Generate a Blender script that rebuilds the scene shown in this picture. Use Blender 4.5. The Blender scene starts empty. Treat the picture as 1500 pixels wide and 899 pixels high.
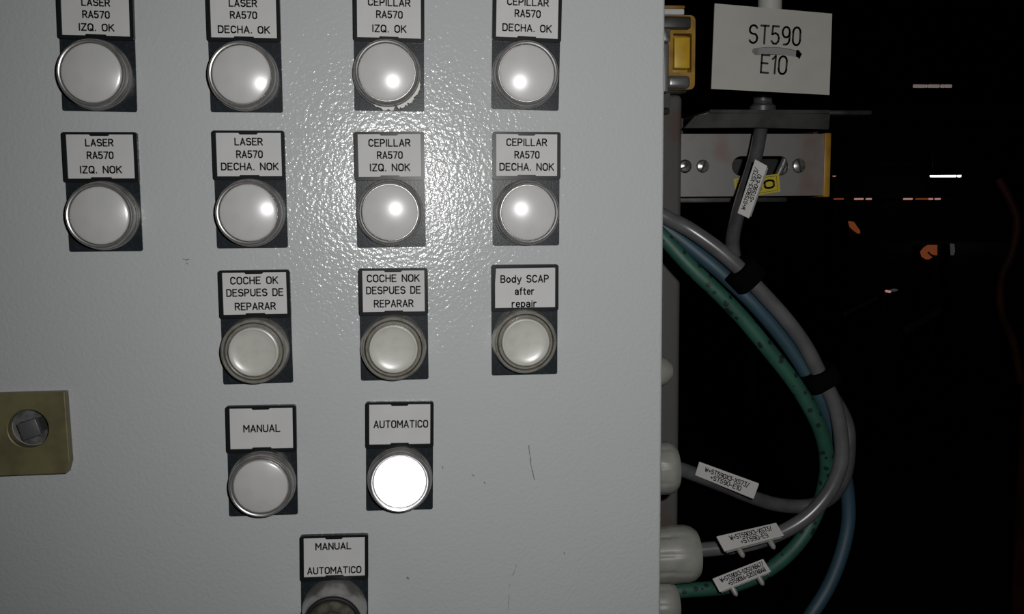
import bpy, bmesh, math, random
from mathutils import Vector, Matrix
random.seed(7)
S = bpy.context.scene
C = bpy.data.collections.new('scene'); S.collection.children.link(C)
MM = 0.001
# ------------------------------------------------------------------ camera (all lengths below in millimetres)
FPX, CAM = 1400.0, (4.047, -425.853, -6.924)
YAW, PITCH, ROLL = 0.1144918656, -0.1061120427, -0.0088003458
def cam_axes():
    cy, sy, cp, sp = math.cos(YAW), math.sin(YAW), math.cos(PITCH), math.sin(PITCH)
    f = Vector((sy*cp, cy*cp, sp)); r = Vector((cy, -sy, 0)); u = r.cross(f)
    c, s = math.cos(ROLL), math.sin(ROLL)
    return c*r+s*u, -s*r+c*u, f
RX, UX, FX = cam_axes()
cam = bpy.data.cameras.new('camera'); co = bpy.data.objects.new('camera', cam); C.objects.link(co)
M = Matrix((RX, UX, -FX)).transposed().to_4x4(); M.translation = Vector(CAM)*MM
co.matrix_world = M
cam.sensor_width = 36; cam.sensor_fit = 'HORIZONTAL'; cam.lens = FPX/1500*36
cam.clip_start = 0.01; cam.clip_end = 200
S.camera = co
# world: an almost unlit factory hall
w = bpy.data.worlds.new('world'); S.world = w; w.use_nodes = True
w.node_tree.nodes['Background'].inputs[0].default_value = (0.8, 0.9, 1, 1)
w.node_tree.nodes['Background'].inputs[1].default_value = 0.0004
# the telephone's flash, beside its lens: the one light of the picture
fl = bpy.data.lights.new('flash', 'SPOT'); fl.energy = 5.0; fl.spot_size = math.radians(114); fl.spot_blend = 1.0; fl.shadow_soft_size = 0.006; fl.color = (1.0, 0.99, 0.972)
fo = bpy.data.objects.new('flash', fl); C.objects.link(fo); fo.location = (0.046, -0.420, 0.022)
fo.rotation_euler = M.to_euler()
S.view_settings.view_transform = 'Standard'; S.view_settings.look = 'None'
S.view_settings.exposure = 0.0; S.view_settings.gamma = 1.0; S.view_settings.use_curve_mapping = False

def at(u, v, y):
    """point (mm) of depth y that the photograph shows at pixel u, v"""
    d = RX*((u-750)/FPX) + UX*(-(v-449.5)/FPX) + FX
    t = (y-CAM[1])/d.y
    return Vector(CAM)+d*t

# ------------------------------------------------------------------ materials
def mat(name, col, rough=.5, metal=0., spec=.5, emit=0., ecol=None, trans=0., noise=None, bump=None, coat=0., mix2=None):
    m = bpy.data.materials.new(name); m.use_nodes = True; nt = m.node_tree; b = nt.nodes['Principled BSDF']
    b.inputs['Base Color'].default_value = (*col, 1); b.inputs['Roughness'].default_value = rough
    b.inputs['Metallic'].default_value = metal; b.inputs['Specular IOR Level'].default_value = spec
    b.inputs['Transmission Weight'].default_value = trans; b.inputs['Coat Weight'].default_value = coat
    if emit:
        b.inputs['Emission Color'].default_value = (*(ecol or col), 1); b.inputs['Emission Strength'].default_value = emit
    tc = nt.nodes.new('ShaderNodeTexCoord')
    if noise:            # (scale, second colour, low, high)
        sc, c2, lo, hi = noise
        n = nt.nodes.new('ShaderNodeTexNoise'); n.inputs['Scale'].default_value = sc; n.inputs['Detail'].default_value = 5
        nt.links.new(tc.outputs['Object'], n.inputs['Vector'])
        r = nt.nodes.new('ShaderNodeMapRange'); r.inputs[1].default_value = lo; r.inputs[2].default_value = hi
        nt.links.new(n.outputs[0], r.inputs[0])
        x = nt.nodes.new('ShaderNodeMix'); x.data_type = 'RGBA'
        x.inputs['A'].default_value = (*col, 1); x.inputs['B'].default_value = (*c2, 1)
        nt.links.new(r.outputs[0], x.inputs['Factor']); nt.links.new(x.outputs['Result'], b.inputs['Base Color'])
    if bump:             # (scale, distance in mm)
        n = nt.nodes.new('ShaderNodeTexNoise'); n.inputs['Scale'].default_value = bump[0]; n.inputs['Detail'].default_value = 2
        mp = nt.nodes.new('ShaderNodeMapping'); mp.inputs['Rotation'].default_value = (.5, .33, .71); mp.inputs['Location'].default_value = (.37, .21, .53)
        nt.links.new(tc.outputs['Object'], mp.inputs['Vector']); nt.links.new(mp.outputs[0], n.inputs['Vector'])
        bp = nt.nodes.new('ShaderNodeBump'); bp.inputs['Distance'].default_value = bump[1]*MM; bp.inputs['Strength'].default_value = 1
        nt.links.new(n.outputs[0], bp.inputs['Height']); nt.links.new(bp.outputs[0], b.inputs['Normal'])
    return m
PAINT = mat('grey_powder_coat', (.44, .455, .46), .16, spec=.28, noise=(9, (.43, .45, .455), .4, .65), bump=(620, .24))
BLACK = mat('black_plastic', (.014, .0175, .021), .3, spec=.14, noise=(700, (.022, .027, .031), .5, .7), bump=(1500, .03))
BLACKF = mat('black_frame_plastic', (.010, .011, .012), .28, spec=.12)
CARD = mat('label_card', (.53, .53, .53), .6, spec=.05, noise=(60, (.50, .50, .505), .4, .6))
INK = mat('ink', (.018, .018, .02), .6, spec=.2)
LENS = mat('milky_lens', (.50, .50, .495), .27, spec=.75, noise=(120, (.475, .475, .48), .4, .6))
LIT = mat('lit_lens', (.8, .82, .85), .25, emit=2.6, ecol=(.93, .94, 1.0))
CHROME = mat('satin_chrome', (.46, .45, .44), .33, metal=.78, noise=(350, (.38, .37, .36), .45, .7))
CHROME_W = mat('worn_chrome', (.52, .505, .46), .3, metal=.65, noise=(260, (.34, .31, .25), .5, .7))
BOOT = mat('yellowed_clear_plastic', (.27, .26, .225), .18, spec=.8, trans=.2, noise=(300, (.2, .19, .155), .45, .7))
CAPB = mat('aged_white_cap', (.47, .465, .43), .3, spec=.6, noise=(150, (.42, .41, .36), .46, .68))
DARKG = mat('dark_gap', (.012, .012, .012), .6)
KEYM = mat('brushed_key_metal', (.16, .155, .12), .35, metal=.6, noise=(250, (.08, .075, .06), .4, .6))
OLIVE = mat('passivated_zinc', (.19, .175, .085), .42, metal=.3, noise=(55, (.12, .095, .055), .42, .68), bump=(500, .03))
SPIN = mat('spindle_steel', (.13, .13, .14), .4, metal=.4)
BARREL = mat('barrel_zinc', (.17, .17, .17), .45, metal=.3, noise=(200, (.08, .08, .08), .4, .6))
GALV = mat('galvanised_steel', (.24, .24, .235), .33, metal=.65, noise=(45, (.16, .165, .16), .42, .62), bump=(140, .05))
GALVW = mat('rust_tinged_galvanised', (.32, .31, .30), .35, metal=.6, noise=(38, (.30, .22, .19), .5, .68), bump=(120, .05))
RAILM = mat('dull_rail_steel', (.165, .162, .155), .28, metal=.5, noise=(30, (.17, .125, .105), .52, .68), bump=(120, .05))
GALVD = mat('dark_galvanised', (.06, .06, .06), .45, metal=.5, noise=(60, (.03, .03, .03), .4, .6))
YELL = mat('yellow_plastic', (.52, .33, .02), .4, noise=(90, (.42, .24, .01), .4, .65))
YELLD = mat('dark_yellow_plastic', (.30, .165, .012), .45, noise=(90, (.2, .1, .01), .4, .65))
STICK = mat('yellow_sticker', (.44, .36, .02), .5)
REDINK = mat('brown_red_ink', (.06, .012, .01), .5)
SIGN = mat('sign_plastic', (.34, .33, .30), .5, spec=.25, noise=(40, (.31, .305, .28), .4, .6))
STRAP = mat('grey_strap', (.19, .19, .185), .5)
GLAND = mat('light_grey_polyamide', (.27, .27, .245), .45, noise=(90, (.22, .22, .2), .4, .6))
GCAB = mat('grey_cable_sheath', (.095, .095, .1), .3, spec=.6, noise=(90, (.075, .075, .08), .4, .6))
GCAB2 = mat('dark_grey_cable_sheath', (.07, .07, .075), .4, spec=.5, noise=(90, (.05, .05, .055), .4, .6))
BLUE = mat('blue_cable_sheath', (.02, .05, .075), .55, noise=(60, (.018, .048, .062), .4, .6))
PEG = mat('frosted_plastic', (.30, .30, .28), .35, trans=.3)
TIE = mat('black_hook_tape', (.002, .002, .002), 1.0, spec=.02)
TAGP = mat('marker_plate', (.47, .465, .45), .5, spec=.25)
SENS = mat('pale_sensor_housing', (.42, .42, .40), .45)
SCREW = mat('zinc_screw', (.45, .44, .42), .28, metal=.8, noise=(400, (.2, .2, .19), .45, .65))
CHALK = mat('flaked_white_paint', (.62, .61, .58), .7)
SCRATCH = mat('dark_scratch', (.17, .17, .17), .7)
HALL = mat('dark_hall_paint', (.05, .05, .05), .8, noise=(1.5, (.03, .03, .03), .4, .6))
BEAM = mat('dark_steel', (.06, .055, .055), .6, noise=(3, (.04, .035, .035), .4, .6))
REDP = mat('red_brown_paint', (.22, .05, .03), .6, noise=(12, (.1, .03, .02), .4, .6))
TUBE = mat('tube_light', (1, 1, 1), .5, emit=3.0, ecol=(1, .97, 1))
TUBED = mat('dim_tube_light', (.4, .4, .4), .5, emit=.13, ecol=(1, .82, .78))
ORANGE = mat('orange_glow', (.3, .1, .05), .5, emit=.11, ecol=(1, .26, .09))
PINK = mat('pink_glow', (.3, .2, .2), .5, emit=.35, ecol=(1, .5, .42))
GLINT = mat('grey_glow', (.3, .3, .3), .5, emit=.03, ecol=(.9, .95, 1))
def green_mat():
    m = mat('green_cable_sheath', (.016, .078, .052), .55, noise=(60, (.013, .06, .042), .4, .6)); nt = m.node_tree
    b = nt.nodes['Principled BSDF']; src = b.inputs['Base Color'].links[0].from_socket
    tc = nt.nodes.new('ShaderNodeTexCoord'); v = nt.nodes.new('ShaderNodeTexVoronoi'); v.inputs['Scale'].default_value = 190
    nt.links.new(tc.outputs['Object'], v.inputs['Vector'])
    lt = nt.nodes.new('ShaderNodeMath'); lt.operation = 'LESS_THAN'; lt.inputs[1].default_value = .27
    nt.links.new(v.outputs['Distance'], lt.inputs[0])
    x = nt.nodes.new('ShaderNodeMix'); x.data_type = 'RGBA'; nt.links.new(lt.outputs[0], x.inputs['Factor'])
    nt.links.new(src, x.inputs['A']); x.inputs['B'].default_value = (.006, .015, .012, 1)
    nt.links.new(x.outputs['Result'], b.inputs['Base Color']); return m
GREEN = green_mat()

# ------------------------------------------------------------------ mesh helpers, mm in local axes (x right, y into the picture, z up)
class MB:
    def __init__(s): s.v = []; s.f = []
    def add(s, vs, fs):
        o = len(s.v); s.v += [Vector(a) for a in vs]; s.f += [tuple(i+o for i in f) for f in fs]; return s
    def bm(s, b):
        b.verts.ensure_lookup_table(); b.verts.index_update()
        s.add([x.co.copy() for x in b.verts], [[x.index for x in f.verts] for f in b.faces]); b.free(); return s
    def box(s, x0, x1, y0, y1, z0, z1, bev=0, seg=2):
        b = bmesh.new(); bmesh.ops.create_cube(b, size=1)
        for q in b.verts: q.co = Vector(((x0+x1)/2+q.co.x*(x1-x0), (y0+y1)/2+q.co.y*(y1-y0), (z0+z1)/2+q.co.z*(z1-z0)))
        if bev: bmesh.ops.bevel(b, geom=b.edges[:], offset=bev, segments=seg, affect='EDGES', profile=.5)
        return s.bm(b)
    def lathe(s, prof, n=64, axis='-y', c=(0, 0, 0), mod=None):
        vs, fs = [], []; c = Vector(c)
        for (r, h) in prof:
            for i in range(n):
                a = 2*math.pi*i/n; rr = r*(mod(a, h) if mod else 1); p, q = rr*math.cos(a), rr*math.sin(a)
                vs.append(c+(Vector((p, -h, q)) if axis == '-y' else Vector((h, p, q)) if axis == 'x' else Vector((p, q, h))))
        for k in range(len(prof)-1):
            for i in range(n):
                j = (i+1) % n; fs.append((k*n+i, k*n+j, (k+1)*n+j, (k+1)*n+i))
        if prof[0][0] > .001: fs.append(tuple(range(n)))
        if prof[-1][0] > .001: fs.append(tuple((len(prof)-1)*n+i for i in reversed(range(n))))
        return s.add(vs, fs)
    def plate(s, outer, holes, y0, y1, bev=0):
        """slab in the xz plane between y0 and y1 with holes"""
        b = bmesh.new(); es = []
        for loop in [outer]+holes:
            vs = [b.verts.new((p[0], y0, p[1])) for p in loop]
            es += [b.edges.new((vs[i], vs[(i+1) % len(vs)])) for i in range(len(vs))]
        bmesh.ops.triangle_fill(b, use_beauty=True, use_dissolve=False, edges=es)
        r = bmesh.ops.extrude_face_region(b, geom=b.faces[:])
        for q in r['geom']:
            if isinstance(q, bmesh.types.BMVert): q.co.y = y1
        return s.bm(b)
    def tube(s, pts, r, n=16, cap=True):
        pts = [Vector(p) for p in pts]; vs, fs = [], []; up = Vector((0, 1, 0.01)).normalized()
        for i, p in enumerate(pts):
            t = (pts[min(i+1, len(pts)-1)]-pts[max(i-1, 0)]).normalized()
            a = t.cross(up).normalized(); bb = a.cross(t).normalized()
            rr = r[i] if isinstance(r, (list, tuple)) else r
            for k in range(n):
                g = 2*math.pi*k/n; vs.append(p+a*(rr*math.cos(g))+bb*(rr*math.sin(g)))
        for i in range(len(pts)-1):
            for k in range(n):
                l = (k+1) % n; fs.append((i*n+k, i*n+l, (i+1)*n+l, (i+1)*n+k))
        if cap: fs += [tuple(reversed(range(n))), tuple((len(pts)-1)*n+k for k in range(n))]
        return s.add(vs, fs)
    def build(s, name, m, parent=None, smooth=True, origin=None):
        o0 = Vector(origin) if origin is not None else Vector((0, 0, 0))
        me = bpy.data.meshes.new(name); me.from_pydata([(q-o0)*MM for q in s.v], [], s.f)
        b = bmesh.new(); b.from_mesh(me); bmesh.ops.remove_doubles(b, verts=b.verts, dist=1e-8)
        bmesh.ops.recalc_face_normals(b, faces=b.faces); b.to_mesh(me); b.free()
        me.materials.append(m)
        if smooth:
            for p in me.polygons: p.use_smooth = True
            me.set_sharp_from_angle(angle=math.radians(32))
        o = bpy.data.objects.new(name, me); C.objects.link(o)
        if parent: o.parent = parent
        if origin is not None: o.location = o0*MM
        return o
def tag(o, label=None, cat=None, group=None, kind=None):
    if label: o['label'] = label
    if cat: o['category'] = cat
    if group: o['group'] = group
    if kind: o['kind'] = kind
    return o
def thing(name, label, cat, loc=(0, 0, 0), ry=0, group=None):
    o = bpy.data.objects.new(name, None); o.empty_display_size = .01; C.objects.link(o)
    o.location = Vector(loc)*MM; o.rotation_euler = (0, ry, 0); return tag(o, label, cat, group)
def rrect(x0, x1, z0, z1, r, n=5):
    out = []
    for cx, cz, a0 in ((x1-r, z1-r, 0), (x0+r, z1-r, 90), (x0+r, z0+r, 180), (x1-r, z0+r, 270)):
        for i in range(n+1):
            a = math.radians(a0+90*i/n); out.append((cx+r*math.cos(a), cz+r*math.sin(a)))
    return out
def circ(cx, cz, r, n=32): return [(cx+r*math.cos(2*math.pi*i/n), cz+r*math.sin(2*math.pi*i/n)) for i in range(n)]
def spline(pts, n=8):
    P = [Vector(p) for p in pts]; P = [2*P[0]-P[1]]+P+[2*P[-1]-P[-2]]; out = []
    for i in range(1, len(P)-2):
        a, b, c, d = P[i-1:i+3]
        for k in range(n):
            t = k/n; out.append(.5*((2*b)+(c-a)*t+(2*a-5*b+4*c-d)*t*t+(3*b-a-3*c+d)*t**3))
    out.append(P[-2]); return out

# ------------------------------------------------------------------ engraving alphabet: strokes in a cell of width w and height 1
def arc(cx, cy, rx, ry, a0, a1, n=7):
    return [(cx+rx*math.cos(math.radians(a0+(a1-a0)*i/n)), cy+ry*math.sin(math.radians(a0+(a1-a0)*i/n))) for i in range(n+1)]
r_ = .26
OV = arc(.26, .72, r_, .28, 180, 90)+arc(.28, .72, r_, .28, 90, 0)+arc(.28, .28, r_, .28, 0, -90)+arc(.26, .28, r_, .28, -90, -180)
OV = OV+[OV[0]]
SS = arc(.27, .75, .26, .25, 25, 180)+arc(.24, .72, .23, .2, 190, 260)+arc(.30, .28, .24, .24, 75, 0)+arc(.27, .25, .27, .25, 0, -155)
GL = {
 'A': (.56, [[(0, 0), (.28, 1), (.56, 0)], [(.09, .3), (.47, .3)]]),
 'B': (.52, [[(0, 0), (0, 1), (.26, 1)]+arc(.26, .76, .24, .24, 90, -90)+[(0, .52)], [(.26, .52)]+arc(.26, .26, .27, .26, 90, -90)+[(0, 0)]]),
 'C': (.52, [arc(.27, .73, .26, .27, 15, 180)+arc(.27, .27, .26, .27, 180, 345)]),
 'D': (.53, [[(0, 0), (0, 1), (.25, 1)]+arc(.25, .72, .28, .28, 90, 0)+arc(.25, .28, .28, .28, 0, -90)+[(0, 0)]]),
 'E': (.48, [[(.48, 1), (0, 1), (0, 0), (.48, 0)], [(0, .53), (.4, .53)]]),
 'H': (.52, [[(0, 0), (0, 1)], [(.52, 0), (.52, 1)], [(0, .52), (.52, .52)]]),
 'I': (.04, [[(.02, 0), (.02, 1)]]),
 'K': (.54, [[(0, 0), (0, 1)], [(.52, 1), (0, .42)], [(.17, .6), (.54, 0)]]),
 'L': (.47, [[(0, 1), (0, 0), (.47, 0)]]),
 'M': (.64, [[(0, 0), (0, 1), (.32, .38), (.64, 1), (.64, 0)]]),
 'N': (.54, [[(0, 0), (0, 1), (.54, 0), (.54, 1)]]),
 'O': (.54, [OV]), '0': (.5, [[(x*.93, y) for x, y in OV]]),
 'P': (.52, [[(0, 0), (0, 1), (.26, 1)]+arc(.26, .73, .26, .27, 90, -90)+[(0, .46)]]),
 'Q': (.56, [OV, [(.3, .25), (.56, -.02)]]),
 'R': (.54, [[(0, 0), (0, 1), (.26, 1)]+arc(.26, .74, .26, .26, 90, -90)+[(0, .48)], [(.27, .48), (.54, 0)]]),
 'S': (.54, [SS]),
 'T': (.54, [[(0, 1), (.54, 1)], [(.27, 1), (.27, 0)]]),
 'U': (.54, [[(0, 1)]+arc(.27, .27, .27, .27, 180, 360)+[(.54, 1)]]),
 'W': (.66, [[(0, 1), (.16, 0), (.33, .7), (.5, 0), (.66, 1)]]),
 'X': (.54, [[(0, 0), (.54, 1)], [(0, 1), (.54, 0)]]),
 'Z': (.5, [[(0, 1), (.5, 1), (0, 0), (.5, 0)]]),
 '1': (.2, [[(0, .8), (.19, 1), (.19, 0)]]),
 '2': (.5, [arc(.25, .74, .25, .26, 165, -20)+[(0, 0), (.5, 0)]]),
 '3': (.5, [[(.03, 1), (.48, 1), (.2, .6)]+arc(.22, .3, .28, .3, 80, -150)]),
 '4': (.52, [[(.32, 1), (0, .25), (.52, .25)], [(.4, .5), (.4, 0)]]),
 '5': (.5, [[(.46, 1), (.05, 1), (.02, .55)]+arc(.23, .31, .27, .31, 125, -150)]),
 '7': (.5, [[(0, 1), (.5, 1), (.17, 0)]]),
 '8': (.5, [arc(.25, .76, .22, .24, -90, 270, 14), arc(.25, .27, .26, .27, -90, 270, 14)]),
 '9': (.5, [arc(.25, .7, .25, .3, 0, 360, 14), [(.5, .7)]+arc(.22, .3, .28, .3, 0, -75)+[(.12, 0)]]),
 '+': (.4, [[(0, .42), (.4, .42)], [(.2, .2), (.2, .64)]]),
 '-': (.4, [[(0, .45), (.4, .45)]]),
 '/': (.4, [[(0, -.08), (.4, 1.08)]]),
 '.': (.06, [[(.03, 0), (.03, .03)]]),
 'o': (.46, [arc(.23, .34, .23, .34, 0, 360, 14)]),
 'd': (.48, [arc(.23, .34, .23, .34, 0, 360, 14), [(.47, 1), (.47, 0)]]),
 'y': (.48, [[(0, .68), (.25, .02)], [(.48, .68), (.2, -.25), (.05, -.27)]]),
 'a': (.46, [arc(.22, .5, .22, .18, 160, 0)+[(.45, 0)], arc(.21, .2, .21, .2, 0, 360, 12), [(.2, .4), (.44, .4)]]),
 'f': (.34, [[(.14, 0), (.14, .75)]+arc(.32, .78, .18, .22, 180, 90), [(0, .68), (.32, .68)]]),
 't': (.34, [[(.13, .92), (.13, .2)]+arc(.31, .2, .18, .2, 180, 270), [(0, .68), (.34, .68)]]),
 'e': (.46, [[(.02, .37), (.45, .37)]+arc(.23, .36, .22, .32, 0, 180)+arc(.23, .32, .22, .32, 180, 320)]),
 'r': (.32, [[(0, 0), (0, .68)], [(0, .42)]+arc(.22, .46, .2, .22, 150, 60)]),
 'p': (.48, [[(0, -.3), (0, .68)], arc(.24, .34, .23, .34, 0, 360, 14)]),
 'i': (.06, [[(.03, 0), (.03, .66)], [(.03, .88), (.03, .9)]]),
}
def strokes(txt, gap=.24, space=.42):
    x = 0; out = []
    for ch in txt:
        if ch == ' ': x += space+gap*.5; continue
        wd, st = GL[ch]; out += [[(x+a, b) for a, b in s] for s in st]; x += wd+gap
    return out, x-gap
def write(mb, txt, centre, width, height, sw, fmap, gap=.24, shear=0):
    """lettering as thin raised ribbons: cx, cz centre, total width, cap height, stroke width in mm; fmap(x, z, lift) -> point"""
    st, W = strokes(txt, gap); kx = (width-sw)/W; kz = height-sw; hw = sw/2
    def P(p): return Vector((centre[0]+(p[0]-W/2)*kx, centre[1]+(p[1]-.5)*kz))
    for s in st:
        q = [P(p) for p in s]
        for a, b in zip(q, q[1:]):
            d = b-a
            if d.length < 1e-6: continue
            d.normalize(); nrm = Vector((-d.y, d.x))*hw
            e0 = math.atan2(d.y, d.x); poly = []
            for k in range(7): g = e0-math.pi/2+math.pi*k/6; poly.append(b+Vector((math.cos(g), math.sin(g)))*hw)
            for k in range(7): g = e0+math.pi/2+math.pi*k/6; poly.append(a+Vector((math.cos(g), math.sin(g)))*hw)
            n = len(poly)
            top = [fmap(p.x, p.y, .05) for p in poly]; bot = [fmap(p.x, p.y, -.02) for p in poly]
            mb.add(top+bot, [tuple(range(n)), tuple(reversed(range(n, 2*n)))]+[(i, (i+1) % n, n+(i+1) % n, n+i) for i in range(n)])

# ------------------------------------------------------------------ the hall (far, almost black) and the cabinet
FLOOR = -1400
tag(MB().box(-9000, 26000, -3000, 33000, FLOOR-200, FLOOR).build('floor', HALL, smooth=False), kind='structure')
tag(MB().box(-9000, 26000, -3000, 33000, 7000, 7200).build('ceiling', HALL, smooth=False), kind='structure')
tag(MB().box(-9000, 26000, 33000, 33200, FLOOR, 7000).build('wall_back', HALL, smooth=False), kind='structure')
tag(MB().box(26000, 26200, -3000, 33000, FLOOR, 7000).build('wall_right', HALL, smooth=False), kind='structure')
tag(MB().box(-9200, -9000, -3000, 33000, FLOOR, 7000).build('wall_left', HALL, smooth=False), kind='structure')

DX = 122.9                      # right edge of the cabinet door
cab = thing('control_cabinet', 'pale grey powder-coated steel control cabinet whose textured door fills the picture', 'cabinet', (-100, 100, -460))
def rel(o, mbx): pass
def cpart(mb, name, m, parent=cab, **k):
    o = mb.build(name, m, parent, **k); o.location = -Vector(parent.location) if parent is cab else (0, 0, 0); return o
door = cpart(MB().box(-330, DX, 0, 17, -440, 320, 1.6, 4), 'door', PAINT)
cpart(MB().box(-327, 116, 17, 20, -436, 316), 'gasket', DARKG)
cpart(MB().box(-330, 117.5, 20, 215, -440, 320, 1.5, 2), 'body', PAINT)
cpart(MB().box(-300, 100, 40, 200, FLOOR, -440.1, 2, 1), 'plinth', GALVD)
def mark(pts, wd, name='scratch'):
    mb = MB()
    for k in range(len(pts)-1):
        a, b = at(*pts[k], 0), at(*pts[k+1], 0); d = (b-a).normalized(); n = Vector((-d.z, 0, d.x))*wd*random.uniform(.25, .6)
        mb.add([a+n+Vector((0, -.03, 0)), a-n+Vector((0, -.03, 0)), b-n*.7+Vector((0, -.03, 0)), b+n*.7+Vector((0, -.03, 0)),
                a+n, a-n, b-n*.7, b+n*.7], [(0, 1, 2, 3), (4, 5, 6, 7), (0, 1, 5, 4), (1, 2, 6, 5), (2, 3, 7, 6), (3, 0, 4, 7)])
    o = mb.build(name, SCRATCH, door, smooth=False); return o
mark([(774.5, 652), (775.5, 662), (777, 671), (777.5, 680), (779.5, 688), (781.5, 697), (783, 703)], .7)
mark([(757, 826), (753, 838), (751, 843)], .4); mark([(747, 855), (745, 860)], .4); mark([(746, 872), (745, 880), (744, 893)], .4)
mark([(268, 379), (273, 381), (277, 379)], .8); mark([(596, 845), (599, 848)], .9); mark([(648, 683), (649, 686)], 1)
mark([(826, 808), (827, 812)], .7); mark([(691, 695), (695, 697)], .6); mark([(709, 706), (711, 708)], .6); mark([(273, 385), (275, 387)], .6)

# ------------------------------------------------------------------ pilot lights, buttons and the key switch
RTXT = 2.05
def holder(root, card=None, tabs=True):
    hb = MB().plate(rrect(-15, 15, -25, 6, .9), [], -.9, 0)
    o = hb.build('base_plate', BLACK, root, smooth=False)
    win = [(-13.35, 5.4), (-13.35, 24.0)]
    hole = [(-13.5, 5.8), (-4.2, 5.8), (-3.9, 6.35), (3.9, 6.35), (4.2, 5.8), (13.7, 5.8), (13.7, 24.1), (4.0, 24.1), (3.4, 23.45), (-3.4, 23.45), (-4.0, 24.1), (-13.5, 24.1)]
    if not tabs: hole = [(-13.5, 5.8), (13.7, 5.8), (13.7, 24.1), (-13.5, 24.1)]
    fb = MB().plate(rrect(-15.15, 15.15, 4.2, 25.1, 1.1), [hole], -2.7, -.1)
    fb.plate(rrect(-15.1, 15.1, 4.25, 25.05, 1.0), [], -1.0, -.05)
    fb.build('label_frame', BLACKF, root, smooth=False)
    poly = card or [(-13.7, 5.5), (13.9, 5.5), (13.9, 24.3), (-13.7, 24.3)]
    return MB().plate(poly, [], -1.8, -1.0).build('label_card', CARD, root, smooth=False)
def lettering(root, card, cx, cz, t, lines):
    """lines: text, u0, u1, v centre, cap height in px"""
    mb = MB(); ct, sn = math.cos(t), math.sin(t)
    def loc(u, v):
        p = at(u, v, -1.83); dx, dz = p.x-cx, p.z-cz; return Vector((ct*dx+sn*dz, -sn*dx+ct*dz))
    for txt, u0, u1, v, ch in lines:
        a, b = loc(u0, v), loc(u1, v); h = abs(loc(u0, v-ch/2).y-loc(u0, v+ch/2).y)
        write(mb, txt, ((a.x+b.x)/2, (a.y+b.y)/2), abs(b.x-a.x), h, .58, lambda x, z, l: (x, -1.80-l, z))
    return mb.build('lettering', INK, card, smooth=False)
def bezel_a(m): return MB().lathe([(14.6, .9), (14.6, 2.8), (14.25, 3.3), (14.25, 4.8), (13.95, 5.1), (13.95, 7.0), (13.8, 7.9), (13.4, 8.5), (12.95, 8.75), (12.5, 8.6), (12.2, 8.1), (12.1, 7.2), (0.01, 7.0)], 96)
def dome(r, h0, R, apex=None, edge=.9):
    prof = [(r, h0-1.2)]; s0 = R-math.sqrt(R*R-(r-edge)**2)
    for k in range(5): a = math.pi/2*k/4*.75; prof.append((r-edge+edge*math.cos(a), h0+edge*math.sin(a)*.75))
    top = prof[-1]; R0 = top[0]
    for k in range(1, 15):
        rr = R0*(1-k/14); prof.append((max(rr, .005), top[1]+math.sqrt(R*R-rr*rr)-math.sqrt(R*R-R0*R0)))
    return MB().lathe(prof, 96)
z1 = lambda ox, oy, s, L: [(t, ox+a/s, ox+b/s, oy+v/s, 46/3.947 if s < 6 else 70/6.47) for t, a, b, v in L]
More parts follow.
